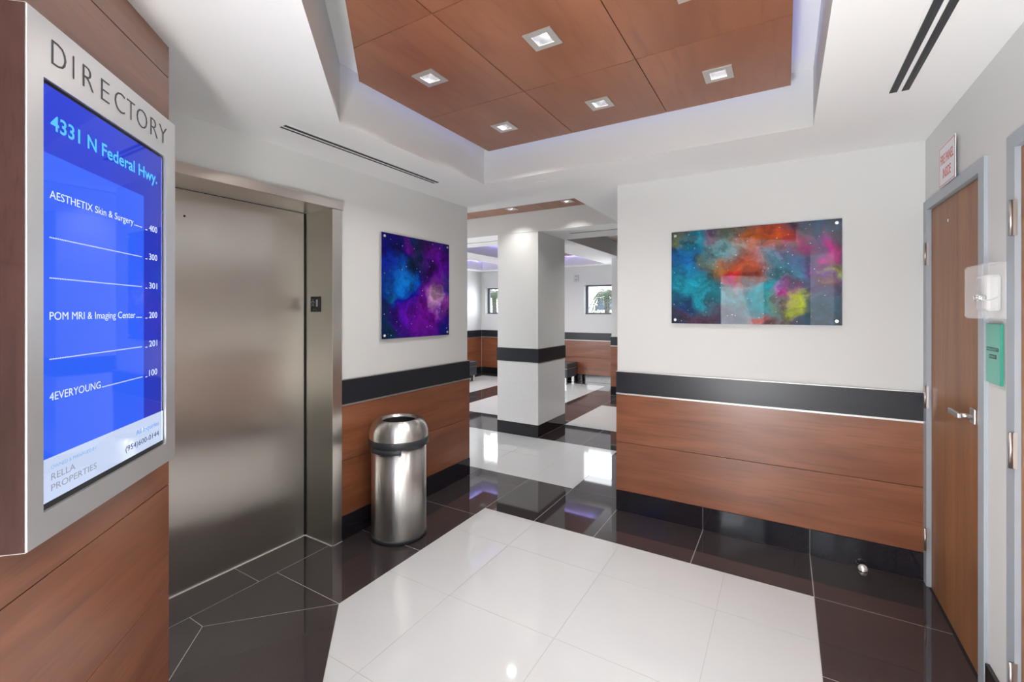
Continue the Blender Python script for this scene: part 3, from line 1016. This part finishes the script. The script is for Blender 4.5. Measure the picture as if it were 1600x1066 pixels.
# lever handle of door 1
hb = BM()
box(hb, W, 0.701, 0.7085, 2.705, 2.765, 1.070, 1.135, 0.002)
part('handle_plate', hb, 'chrome_soft', d1)
hb = BM()
cyl(hb, (0.705, 2.735, 1.100), (0.662, 2.735, 1.100), 0.011, 0.011, 16)
box(hb, W, 0.652, 0.665, 2.72, 2.862, 1.090, 1.112, 0.002)
part('door_lever', hb, 'chrome_soft', d1)
part('viewer_dot', cyl(BM(), (0.7095, 3.10, 2.02), (0.707, 3.10, 2.02), 0.008, 0.008, 12), 'chrome', d1)

# fire panel sign, standing on the door head
sg = thing('fire_panel_sign', 'white sign with red border reading FIRE PANEL INSIDE above the near door', 'sign', (0.698, 3.01, 2.192))
f = fR
t0, t1, z0, z1 = -3.140, -2.885, 2.190, 2.394
part('plate', box(BM(), f, t0, t1, 0.013, 0.017, z0, z1, 0.0008), 'sign_white', sg)
b = BM(); e = 0.004; i0 = 0.005
box(b, f, t0 + i0, t1 - i0, 0.017, 0.0175, z0 + i0, z0 + i0 + e); box(b, f, t0 + i0, t1 - i0, 0.017, 0.0175, z1 - i0 - e, z1 - i0)
box(b, f, t0 + i0, t0 + i0 + e, 0.017, 0.0175, z0 + i0, z1 - i0); box(b, f, t1 - i0 - e, t1 - i0, 0.017, 0.0175, z0 + i0, z1 - i0)
part('red_border', b, 'sign_red', sg)
letters(text(f, 'FIRE PANEL', t0 + 0.026, 2.300, 0.205, 0.046, 0.0171, bold=0.012), 'sign_red', sg)
letters(text(f, 'INSIDE', t0 + 0.066, 2.228, 0.125, 0.046, 0.0171, bold=0.012), 'sign_red', sg)

# exit release: key switch under a clear cover
yA, yB = 2.356, 2.524
ks = thing('key_switch', 'white key switch with a key under a clear lift cover beside the door frame', 'switch', (0.699, 2.44, 1.535))
part('back_plate', box(BM(), W, 0.694, 0.6993, yA, yB, 1.532, 1.742, 0.003), 'white_plastic', ks)
part('switch_body', box(BM(), W, 0.650, 0.6938, 2.385, 2.500, 1.560, 1.700, 0.012), 'white_plastic', ks)
part('indicator_strip', box(BM(), W, 0.6490, 0.6503, 2.470, 2.484, 1.66, 1.69), 'plate_glyph', ks)
kb = BM()
cyl(kb, (0.650, 2.40, 1.612), (0.632, 2.392, 1.612), 0.011, 0.011, 20)
part('key_barrel', kb, 'chrome', ks)
kb = BM()
box(kb, W, 0.617, 0.633, 2.388, 2.391, 1.604, 1.620, 0.001)
tube(kb, [(0.622, 2.39 + 0.011 * math.cos(a), 1.612 + 0.011 * math.sin(a)) for a in [i * math.pi / 6 for i in range(13)]], 0.0014, 6)
tube(kb, [(0.625 + 0.055 * s, 2.383 - 0.006 * math.sin(s * 3.1), 1.610 - 0.010 * math.sin(math.pi * s) + 0.003 * s) for s in [i / 10 for i in range(11)]], 0.0013, 6)
part('key', kb, 'chrome', ks)
# clear cover: open-backed shell, its front a little wider than the base
def shell(bm, y0b, y1b, y0f, y1f, xb, xf, z0, z1):
    B = [(xb, y0b, z0), (xb, y1b, z0), (xb, y1b, z1), (xb, y0b, z1)]
    F_ = [(xf, y0f, z0 + 0.004), (xf, y1f, z0 + 0.004), (xf, y1f, z1 - 0.004), (xf, y0f, z1 - 0.004)]
    Bv = [bm.verts.new(q) for q in B]; Fv = [bm.verts.new(q) for q in F_]
    fr_ = bm.faces.new(Fv)
    for i in range(4):
        bm.faces.new((Bv[i], Bv[(i + 1) % 4], Fv[(i + 1) % 4], Fv[i]))
    bmesh.ops.bevel(bm, geom=list(fr_.edges), offset=0.006, segments=2, affect='EDGES')
    bmesh.ops.solidify(bm, geom=bm.faces[:], thickness=0.0018)
    bmesh.ops.recalc_face_normals(bm, faces=bm.faces)
    return bm
part('lift_cover', shell(BM(), yA + 0.002, yB - 0.001, yA, 2.552, 0.6935, 0.633, 1.530, 1.742), 'cover', ks)

gp = thing('exit_call_point', 'flat green emergency plate with two dark label strips below the key switch', 'sign', (0.698, 2.44, 1.272))
part('holder', box(BM(), W, 0.694, 0.6993, 2.372, 2.522, 1.268, 1.524, 0.001), 'cover', gp)
part('green_plate', box(BM(), W, 0.686, 0.6938, 2.378, 2.518, 1.282, 1.512, 0.001), 'green', gp)
part('near_edge', box(BM(), W, 0.6855, 0.6935, 2.3735, 2.3778, 1.282, 1.512), 'green_dark', gp)
part('label_strip', box(BM(), fR, -2.508, -2.392, 0.0142, 0.0148, 1.407, 1.421), 'ink', gp)
part('label_strip', box(BM(), fR, -2.482, -2.412, 0.0142, 0.0148, 1.378, 1.394), 'ink', gp)
part('lettering', text(fR, 'EMERGENCY', -2.504, 1.410, 0.108, 0.008, 0.0149), 'green', gp)
part('lettering', text(fR, 'EXIT', -2.474, 1.382, 0.054, 0.008, 0.0149), 'green', gp)

# door stop
ds = thing('door_stop', 'small domed chrome door stop on the black floor by the baseboard', 'door stop', (0.405, 3.435, 0))
part('base_ring', lathe(BM(), [(0.0, 0.0005), (0.030, 0.0005), (0.030, 0.005), (0.026, 0.007), (0.0, 0.007)], (0.405, 3.435, 0), 28), 'chrome', ds)
part('dome', lathe(BM(), [(0.025, 0.0072)] + [(0.025 * math.cos(a), 0.0072 + 0.026 * math.sin(a)) for a in [i * math.pi / 16 for i in range(1, 9)]], (0.405, 3.435, 0), 28), 'cap', ds)

# ------------------------------------------------------------------ nebula prints
BR = [  # u, v, radius, colour, strength in the wide print
    (0.20, 0.12, 0.34, (0.10, 0.03, 0.06), 0.8), (0.88, 0.20, 0.34, (0.012, 0.06, 0.08), 0.9), (0.62, 0.08, 0.28, (0.13, 0.035, 0.02), 0.9),
    (0.86, 0.50, 0.36, (0.12, 0.03, 0.14), 0.9), (0.05, 0.90, 0.16, (0.18, 0.22, 0.08), 0.7), (0.03, 0.62, 0.14, (0.16, 0.16, 0.10), 0.5),
    (0.12, 0.66, 0.26, (0.005, 0.17, 0.50), 1.0), (0.09, 0.42, 0.26, (0.02, 0.33, 0.46), 0.95), (0.20, 0.30, 0.26, (0.05, 0.30, 0.38), 0.9),
    (0.19, 0.92, 0.18, (0.02, 0.35, 0.50), 0.9), (0.28, 0.93, 0.16, (0.20, 0.06, 0.12), 0.8), (0.40, 0.92, 0.18, (0.16, 0.14, 0.05), 0.7),
    (0.20, 0.70, 0.14, (0.07, 0.11, 0.05), 0.8), (0.25, 0.58, 0.2, (0.14, 0.16, 0.09), 0.8), (0.33, 0.80, 0.22, (0.16, 0.33, 0.36), 0.9),
    (0.48, 0.82, 0.22, (0.22, 0.32, 0.32), 0.8), (0.62, 0.85, 0.34, (0.52, 0.12, 0.06), 1.0), (0.50, 0.90, 0.18, (0.35, 0.11, 0.05), 0.9),
    (0.58, 0.60, 0.24, (0.14, 0.30, 0.40), 0.9), (0.74, 0.56, 0.24, (0.10, 0.22, 0.38), 0.8), (0.66, 0.42, 0.28, (0.07, 0.21, 0.26), 0.9),
    (0.46, 0.56, 0.26, (0.55, 0.12, 0.05), 1.0), (0.40, 0.50, 0.13, (0.42, 0.04, 0.16), 0.9), (0.33, 0.60, 0.16, (0.35, 0.16, 0.07), 0.7),
    (0.50, 0.42, 0.13, (0.38, 0.06, 0.03), 0.9), (0.38, 0.30, 0.2, (0.07, 0.25, 0.30), 0.8), (0.58, 0.26, 0.26, (0.06, 0.32, 0.38), 0.9),
    (0.66, 0.22, 0.13, (0.20, 0.34, 0.22), 0.8), (0.71, 0.30, 0.14, (0.40, 0.07, 0.28), 1.0), (0.69, 0.37, 0.08, (0.30, 0.20, 0.45), 0.8),
    (0.78, 0.22, 0.13, (0.40, 0.46, 0.10), 1.0), (0.75, 0.13, 0.09, (0.36, 0.42, 0.10), 0.8), (0.91, 0.84, 0.10, (0.34, 0.08, 0.30), 0.9),
    (0.95, 0.72, 0.13, (0.50, 0.05, 0.24), 1.0), (0.97, 0.57, 0.10, (0.38, 0.34, 0.10), 0.9), (0.99, 0.48, 0.08, (0.30, 0.40, 0.12), 0.9),
    (0.90, 0.42, 0.08, (0.35, 0.16, 0.10), 0.7), (0.78, 0.78, 0.14, (0.28, 0.05, 0.16), 0.8), (0.55, 0.05, 0.12, (0.55, 0.05, 0.02), 0.9),
    (0.10, 0.20, 0.12, (0.03, 0.05, 0.20), 0.7), (0.85, 0.93, 0.16, (0.03, 0.07, 0.16), 0.7)]
BL = [
    (0.10, 0.10, 0.32, (0.012, 0.035, 0.07), 0.9), (0.50, 0.86, 0.34, (0.02, 0.03, 0.08), 0.9), (0.14, 0.85, 0.3, (0.03, 0.025, 0.16), 0.8),
    (0.90, 0.60, 0.45, (0.15, 0.06, 0.36), 0.9), (0.85, 0.25, 0.4, (0.16, 0.06, 0.34), 0.9), (0.75, 0.86, 0.22, (0.16, 0.05, 0.30), 0.9),
    (0.36, 0.93, 0.12, (0.18, 0.04, 0.30), 0.8), (0.10, 0.66, 0.2, (0.05, 0.03, 0.30), 0.8), (0.25, 0.58, 0.32, (0.015, 0.10, 0.50), 1.0),
    (0.30, 0.52, 0.22, (0.01, 0.22, 0.72), 1.0), (0.45, 0.52, 0.16, (0.06, 0.16, 0.62), 0.8), (0.35, 0.38, 0.16, (0.02, 0.10, 0.48), 0.8),
    (0.33, 0.20, 0.28, (0.14, 0.05, 0.42), 0.95), (0.58, 0.12, 0.28, (0.20, 0.04, 0.40), 0.95), (0.62, 0.36, 0.26, (0.24, 0.06, 0.38), 0.9),
    (0.68, 0.72, 0.14, (0.03, 0.015, 0.07), 0.9), (0.46, 0.73, 0.14, (0.008, 0.02, 0.05), 0.95), (0.55, 0.42, 0.12, (0.07, 0.02, 0.16), 0.6),
    (0.80, 0.42, 0.26, (0.36, 0.14, 0.50), 1.0), (0.77, 0.40, 0.15, (0.72, 0.48, 0.68), 1.0), (0.90, 0.12, 0.2, (0.02, 0.05, 0.22), 0.8),
    (0.93, 0.52, 0.14, (0.10, 0.12, 0.42), 0.8), (0.97, 0.33, 0.12, (0.34, 0.12, 0.34), 0.7), (0.15, 0.36, 0.1, (0.02, 0.16, 0.34), 0.7)]


def art(label, f, t0, t1, z0, z1, mat, capr=0.0105):
    c = f.p((t0 + t1) / 2, 0.02, z0)
    t = thing('glass_art_print', label, 'picture', c)
    part('print', box(BM(), f, t0, t1, 0.022, 0.0265, z0, z1), mat, t, f.p(t0, 0.0265, z0))
    part('glass_edge', box(BM(), f, t0 - 0.0012, t1 + 0.0012, 0.017, 0.0218, z0 - 0.0012, z1 + 0.0012, 0.0008), 'white_plastic', t)
    e = 0.026
    for a in (t0 + e, t1 - e):
        for zz in (z0 + e, z1 - e):
            b = BM()
            cyl(b, f.p(a, 0.0005, zz), f.p(a, 0.0168, zz), 0.007, 0.007, 14)
            cyl(b, f.p(a, 0.0267, zz), f.p(a, 0.032, zz), capr, capr * 0.9, 24)
            part('stand_off', b, 'cap', t, f.p(a, 0.02, zz))
    return t


S = (3.49 - 0.0265) / 3.47
ax0, ax1, az0, az1 = -0.714 * S, 0.305 * S, 1.56 - 0.088 * S, 1.56 + 0.578 * S
mR = nebula('multicolour_nebula_print', 'x', (0.03, 0.045, 0.08), BR, (ax1 - ax0, az1 - az0), (0, 0), 160)
art('wide multicolour nebula glass print on the wall left of the doors', fN, ax0, ax1, az0, az1, mR)
S = (2.595 - 0.0265) / 2.6
ay0, ay1, az0, az1 = 2.4235 * S, 3.223 * S, 1.56 - 0.211 * S, 1.56 + 0.600 * S
mL = nebula('violet_nebula_print', 'y', (0.035, 0.04, 0.15), BL, (ay1 - ay0, az1 - az0), (0, 0), 130, 0.2)
art('blue and violet nebula glass print on the elevator wall', fE, ay0, ay1, az0, az1, mL)

# ------------------------------------------------------------------ trash can
tcx, tcy = -2.327, 2.329
tc_ = thing('trash_can', 'round brushed steel trash can with open domed lid beside the elevator', 'trash can', (tcx, tcy, 0))
C0 = (tcx, tcy, 0)
part('base_ring', lathe(BM(), [(0.0, 0.0015), (0.186, 0.0015), (0.193, 0.006), (0.193, 0.026), (0.190, 0.031), (0.0, 0.031)], C0, 72), 'plastic_black', tc_)
part('body', lathe(BM(), [(0.180, 0.032), (0.1885, 0.032), (0.1885, 0.650), (0.180, 0.650)], C0, 96), 'steel_can', tc_)
part('lid_band', lathe(BM(), [(0.190, 0.638), (0.203, 0.637), (0.2065, 0.641), (0.2065, 0.681), (0.203, 0.685), (0.190, 0.685)], C0, 96, closed=True), 'plastic_black', tc_)
prof = [(0.2015, 0.6855)]
for i in range(1, 15):
    a = i / 14 * math.radians(100)
    prof.append((0.135 + 0.0665 * math.cos(a), 0.705 + 0.104 * math.sin(a)))
prof += [(0.118, 0.800), (0.114, 0.792)]
part('lid_dome', lathe(BM(), prof, C0, 96), 'steel_can', tc_)
part('inner_liner', lathe(BM(), [(0.1135, 0.793), (0.1125, 0.74), (0.12, 0.60), (0.12, 0.20), (0.0, 0.20)], C0, 64), 'black', tc_)
va = math.atan2(-tcy, -tcx)      # direction towards the camera
part('lid_grip', lathe(BM(), [(0.189, 0.607), (0.203, 0.606), (0.206, 0.610), (0.206, 0.638), (0.189, 0.638)], C0, 24,
                       va - math.radians(61), va + math.radians(4), closed=True), 'plastic_black', tc_)

# ------------------------------------------------------------------ directory
tb0, tb1, zb0, zb1 = 1.201, 1.870, 1.038, 2.227
di = thing('directory_display', 'wall mounted steel DIRECTORY case with a bright blue screen', 'directory sign', fD.p((tb0 + tb1) / 2, 0.03, zb0))
dF = 0.0566
s0, s1, q0, q1 = 1.249, 1.804, 1.105, 2.090
# case: front bezel ring and side box
b = BM()
ring_o = [(tb0, zb0), (tb1, zb0), (tb1, zb1), (tb0, zb1)]
ring_i = [(s0, q0), (s1, q0), (s1, q1), (s0, q1)]
def vv4(pts, d): return [b.verts.new(fD.p(t, d, z)) for t, z in pts]
O0, O1, I1, I0 = vv4(ring_o, 0.001), vv4(ring_o, dF), vv4(ring_i, dF), vv4(ring_i, dF - 0.010)
for i in range(4):
    j = (i + 1) % 4
    b.faces.new((O0[i], O0[j], O1[j], O1[i])); b.faces.new((O1[i], O1[j], I1[j], I1[i])); b.faces.new((I1[i], I1[j], I0[j], I0[i]))
b.faces.new(O0)
bmesh.ops.recalc_face_normals(b, faces=b.faces)
es = [e for e in b.edges if all(any((v.co - fD.p(t, dF, z)).length < 1e-5 for t, z in ring_o) for v in e.verts)]
bmesh.ops.bevel(b, geom=es, offset=0.0015, segments=2, affect='EDGES')
part('case', b, 'steel_box', di)
part('painted_side_reflection', box(BM(), fD, tb0 - 0.0012, tb0 - 0.0002, 0.001, dF - 0.003, zb0 + 0.002, zb1 - 0.002), 'case_side_reflection', di, label='steel case side with a painted brown reflection of the wood wall')  # thin sheet on the steel side, coloured as the reflected wood wall
for ch, ta, tb in (('D', 1.2735, 1.320), ('I', 1.3435, 1.3475), ('R', 1.380, 1.421), ('E', 1.453, 1.488), ('C', 1.513, 1.561), ('T', 1.572, 1.613),
                   ('O', 1.6235, 1.682), ('R', 1.703, 1.746), ('Y', 1.757, 1.807)):
    letters(text(fD, ch, ta, 2.131, tb - ta, 0.059, dF + 0.0003, 0.0008, bold=-0.020), 'ink_dir', di)
dS = dF - 0.007
scr = part('screen', box(BM(), fD, s0 + 0.0003, s1 - 0.0003, dS - 0.003, dS - 0.001, q0 + 0.0003, q1 - 0.0003), 'black', di)
def quad(t0, t1, z0, z1, mat, name, d=0.0):
    return part(name, box(BM(), fD, t0, t1, dS - 0.0009 + d, dS - 0.0004 + d, z0, z1), mat, scr)
quad(1.252, 1.794, 1.2205, 2.082, 'scr_head', 'screen_background')
quad(1.252, 1.678, 1.2205, 1.925, 'scr_panel', 'list_panel', 0.0006)
quad(1.252, 1.798, 1.120, 1.2203, 'scr_foot', 'footer_panel', 0.0006)
dl = dS + 0.0004
def line(s, t0, z, w, h, mat, bold=0.0, right=False):
    bm = text(fD, s, t0, z, w, h, dl, 0.0002, bold, right)
    if h > 0.018: letters(bm, mat, scr)
    else: part('lettering', bm, mat, scr)
line('4331 N Federal Hwy.', 1.281, 1.985, 0.478, 0.034, 'scr_cyan', 0.016)
rows = [(1.823, 'AESTHETIX Skin & Surgery', 0.341, '400'), (1.730, None, 0, '300'), (1.636, None, 0, '301'),
        (1.540, 'POM MRI & Imaging Center', 0.352, '200'), (1.447, None, 0, '201'), (1.352, '4EVERYOUNG', 0.185, '100')]
dots = BM()
for z, s, w, num in rows:
    if s: line(s, 1.278, z, w, 0.0185, 'scr_white')
    t = 1.278 + w + (0.006 if s else 0)
    while t < 1.668:
        box(dots, fD, t, t + 0.003, dl, dl + 0.0002, z, z + 0.003)
        t += 0.0055
    line(num, 1.710, z - 0.002, 0.050, 0.0195, 'scr_white')
    box(dots, fD, 1.688, 1.699, dl, dl + 0.0002, z - 0.003, z - 0.0005)
part('dotted_lines', dots, 'scr_white', scr, kind='stuff')
line('OWNED & MANAGED BY', 1.283, 1.192, 0.163, 0.0085, 'scr_lblue')
line('RELLA', 1.283, 1.166, 0.081, 0.0155, 'scr_grey')
line('PROPERTIES', 1.283, 1.141, 0.163, 0.0150, 'scr_grey')
line('All Inquiries', 1.770, 1.178, 0.136, 0.0150, 'scr_blue', 0, True)
line('(954)600-0144', 1.770, 1.143, 0.191, 0.0160, 'scr_dark', 0, True)

# ------------------------------------------------------------------ lobby benches, sensor
def bench(label, x0, x1, y0, y1):
    t = thing('leather_bench', label, 'bench', ((x0 + x1) / 2, (y0 + y1) / 2, 0), 'low leather benches in the lobby')
    part('cushion', box(BM(), W, x0, x1, y0, y1, 0.335, 0.443, 0.014), 'leather', t)
    part('piping', box(BM(), W, x0 + 0.004, x1 - 0.004, y0 + 0.004, y1 - 0.004, 0.325, 0.335), 'chrome_soft', t)
    part('body', box(BM(), W, x0 + 0.008, x1 - 0.008, y0 + 0.008, y1 - 0.008, 0.138, 0.325, 0.010), 'leather', t)
    for x in (x0 + 0.04, x1 - 0.10):
        for y in (y0 + 0.04, y1 - 0.10):
            part('leg', box(BM(), W, x, x + 0.06, y, y + 0.06, 0.002, 0.1375, 0.003), 'chrome_soft', t, (x + 0.03, y + 0.03, 0))
    return t


bench('low dark leather bench with chrome feet right of the pillar, under the far window', -4.95, -3.95, 8.85, 9.40)
bench('low dark leather bench with chrome feet at the left lobby wall', -6.50, -5.92, 7.35, 8.34)
sn = thing('alarm_strobe', 'small white alarm strobe on the far lobby wall left of the window', 'alarm', (-3.995, 9.44, 2.24))
part('housing', box(BM(), W, -4.045, -3.945, 9.415, 9.449, 2.235, 2.375, 0.008), 'white_plastic', sn)
part('lens', box(BM(), W, -4.025, -3.965, 9.404, 9.4145, 2.325, 2.355, 0.004), 'plate_glyph', sn)
part('grille', box(BM(), W, -4.02, -3.97, 9.409, 9.4145, 2.25, 2.285, 0.003), 'plate_glyph', sn)

# ------------------------------------------------------------------ outside
gr = struct('ground', box(BM(), W, -40, 20, -20, 60, -0.40, -0.15), 'pavement')
hb = thing('distant_building', 'low pale building with a blue grey roof seen through the lobby window', 'building', (-8.6, 24.0, -0.15))
part('walls', box(BM(), W, -9.6, -7.6, 24, 28, -0.15, 1.64), 'pavement', hb)
part('roof', prism_f(BM(), Fr((0, 24, 0), (1, 0, 0), (0, -1, 0)), [(-9.0, 1.645), (-8.25, 1.645), (-8.25, 1.83), (-8.55, 1.9), (-8.75, 2.3), (-8.88, 1.85), (-9.0, 1.85)], -3.0, 0.1), 'far_building', hb)


def palm(label, x, y, h):
    t = thing('palm_tree', label, 'tree', (x, y, -0.15), 'palm trees outside the lobby windows')
    b = BM()
    tube(b, [(x + 0.12 * math.sin(i * 0.3), y, -0.15 + h * i / 8) for i in range(9)], 0.11, 10)
    part('trunk', b, 'bark', t)
    top = Vector((x + 0.12 * math.sin(2.4), y, h - 0.2))
    for k in range(16):
        a = 2 * math.pi * k / 16 + random.uniform(-0.15, 0.15)
        up = random.uniform(0.25, 1.0); ln = random.uniform(0.8, 1.2)
        b = BM()
        pts = []
        for i in range(9):
            s = i / 8
            pts.append(top + Vector((math.cos(a) * ln * s, math.sin(a) * ln * s, up * s * 1.4 - 2.0 * s * s)))
        tube(b, pts, 0.014, 5)
        side = Vector((-math.sin(a), math.cos(a), 0))
        for i in range(1, 9):
            for sd in (-1, 1):
                for q in (0.0, 0.5):
                    p0 = pts[i - 1].lerp(pts[i], q)
                    L_ = 0.42 * (1 - abs(i / 8 - 0.4))
                    p1 = p0 + side * sd * L_ + Vector((math.cos(a) * 0.15, math.sin(a) * 0.15, -0.22))
                    w_ = (pts[i] - pts[i - 1]).normalized() * 0.025
                    b.faces.new([b.verts.new(p0 - w_), b.verts.new(p0 + w_), b.verts.new(p1)])
        part('frond', b, 'leaf', t, top)
    return t


palm('palm tree outside the right hand lobby window', -6.72, 19.0, 2.55)
palm('palm tree outside the left hand lobby window', -12.3, 18.6, 2.6)
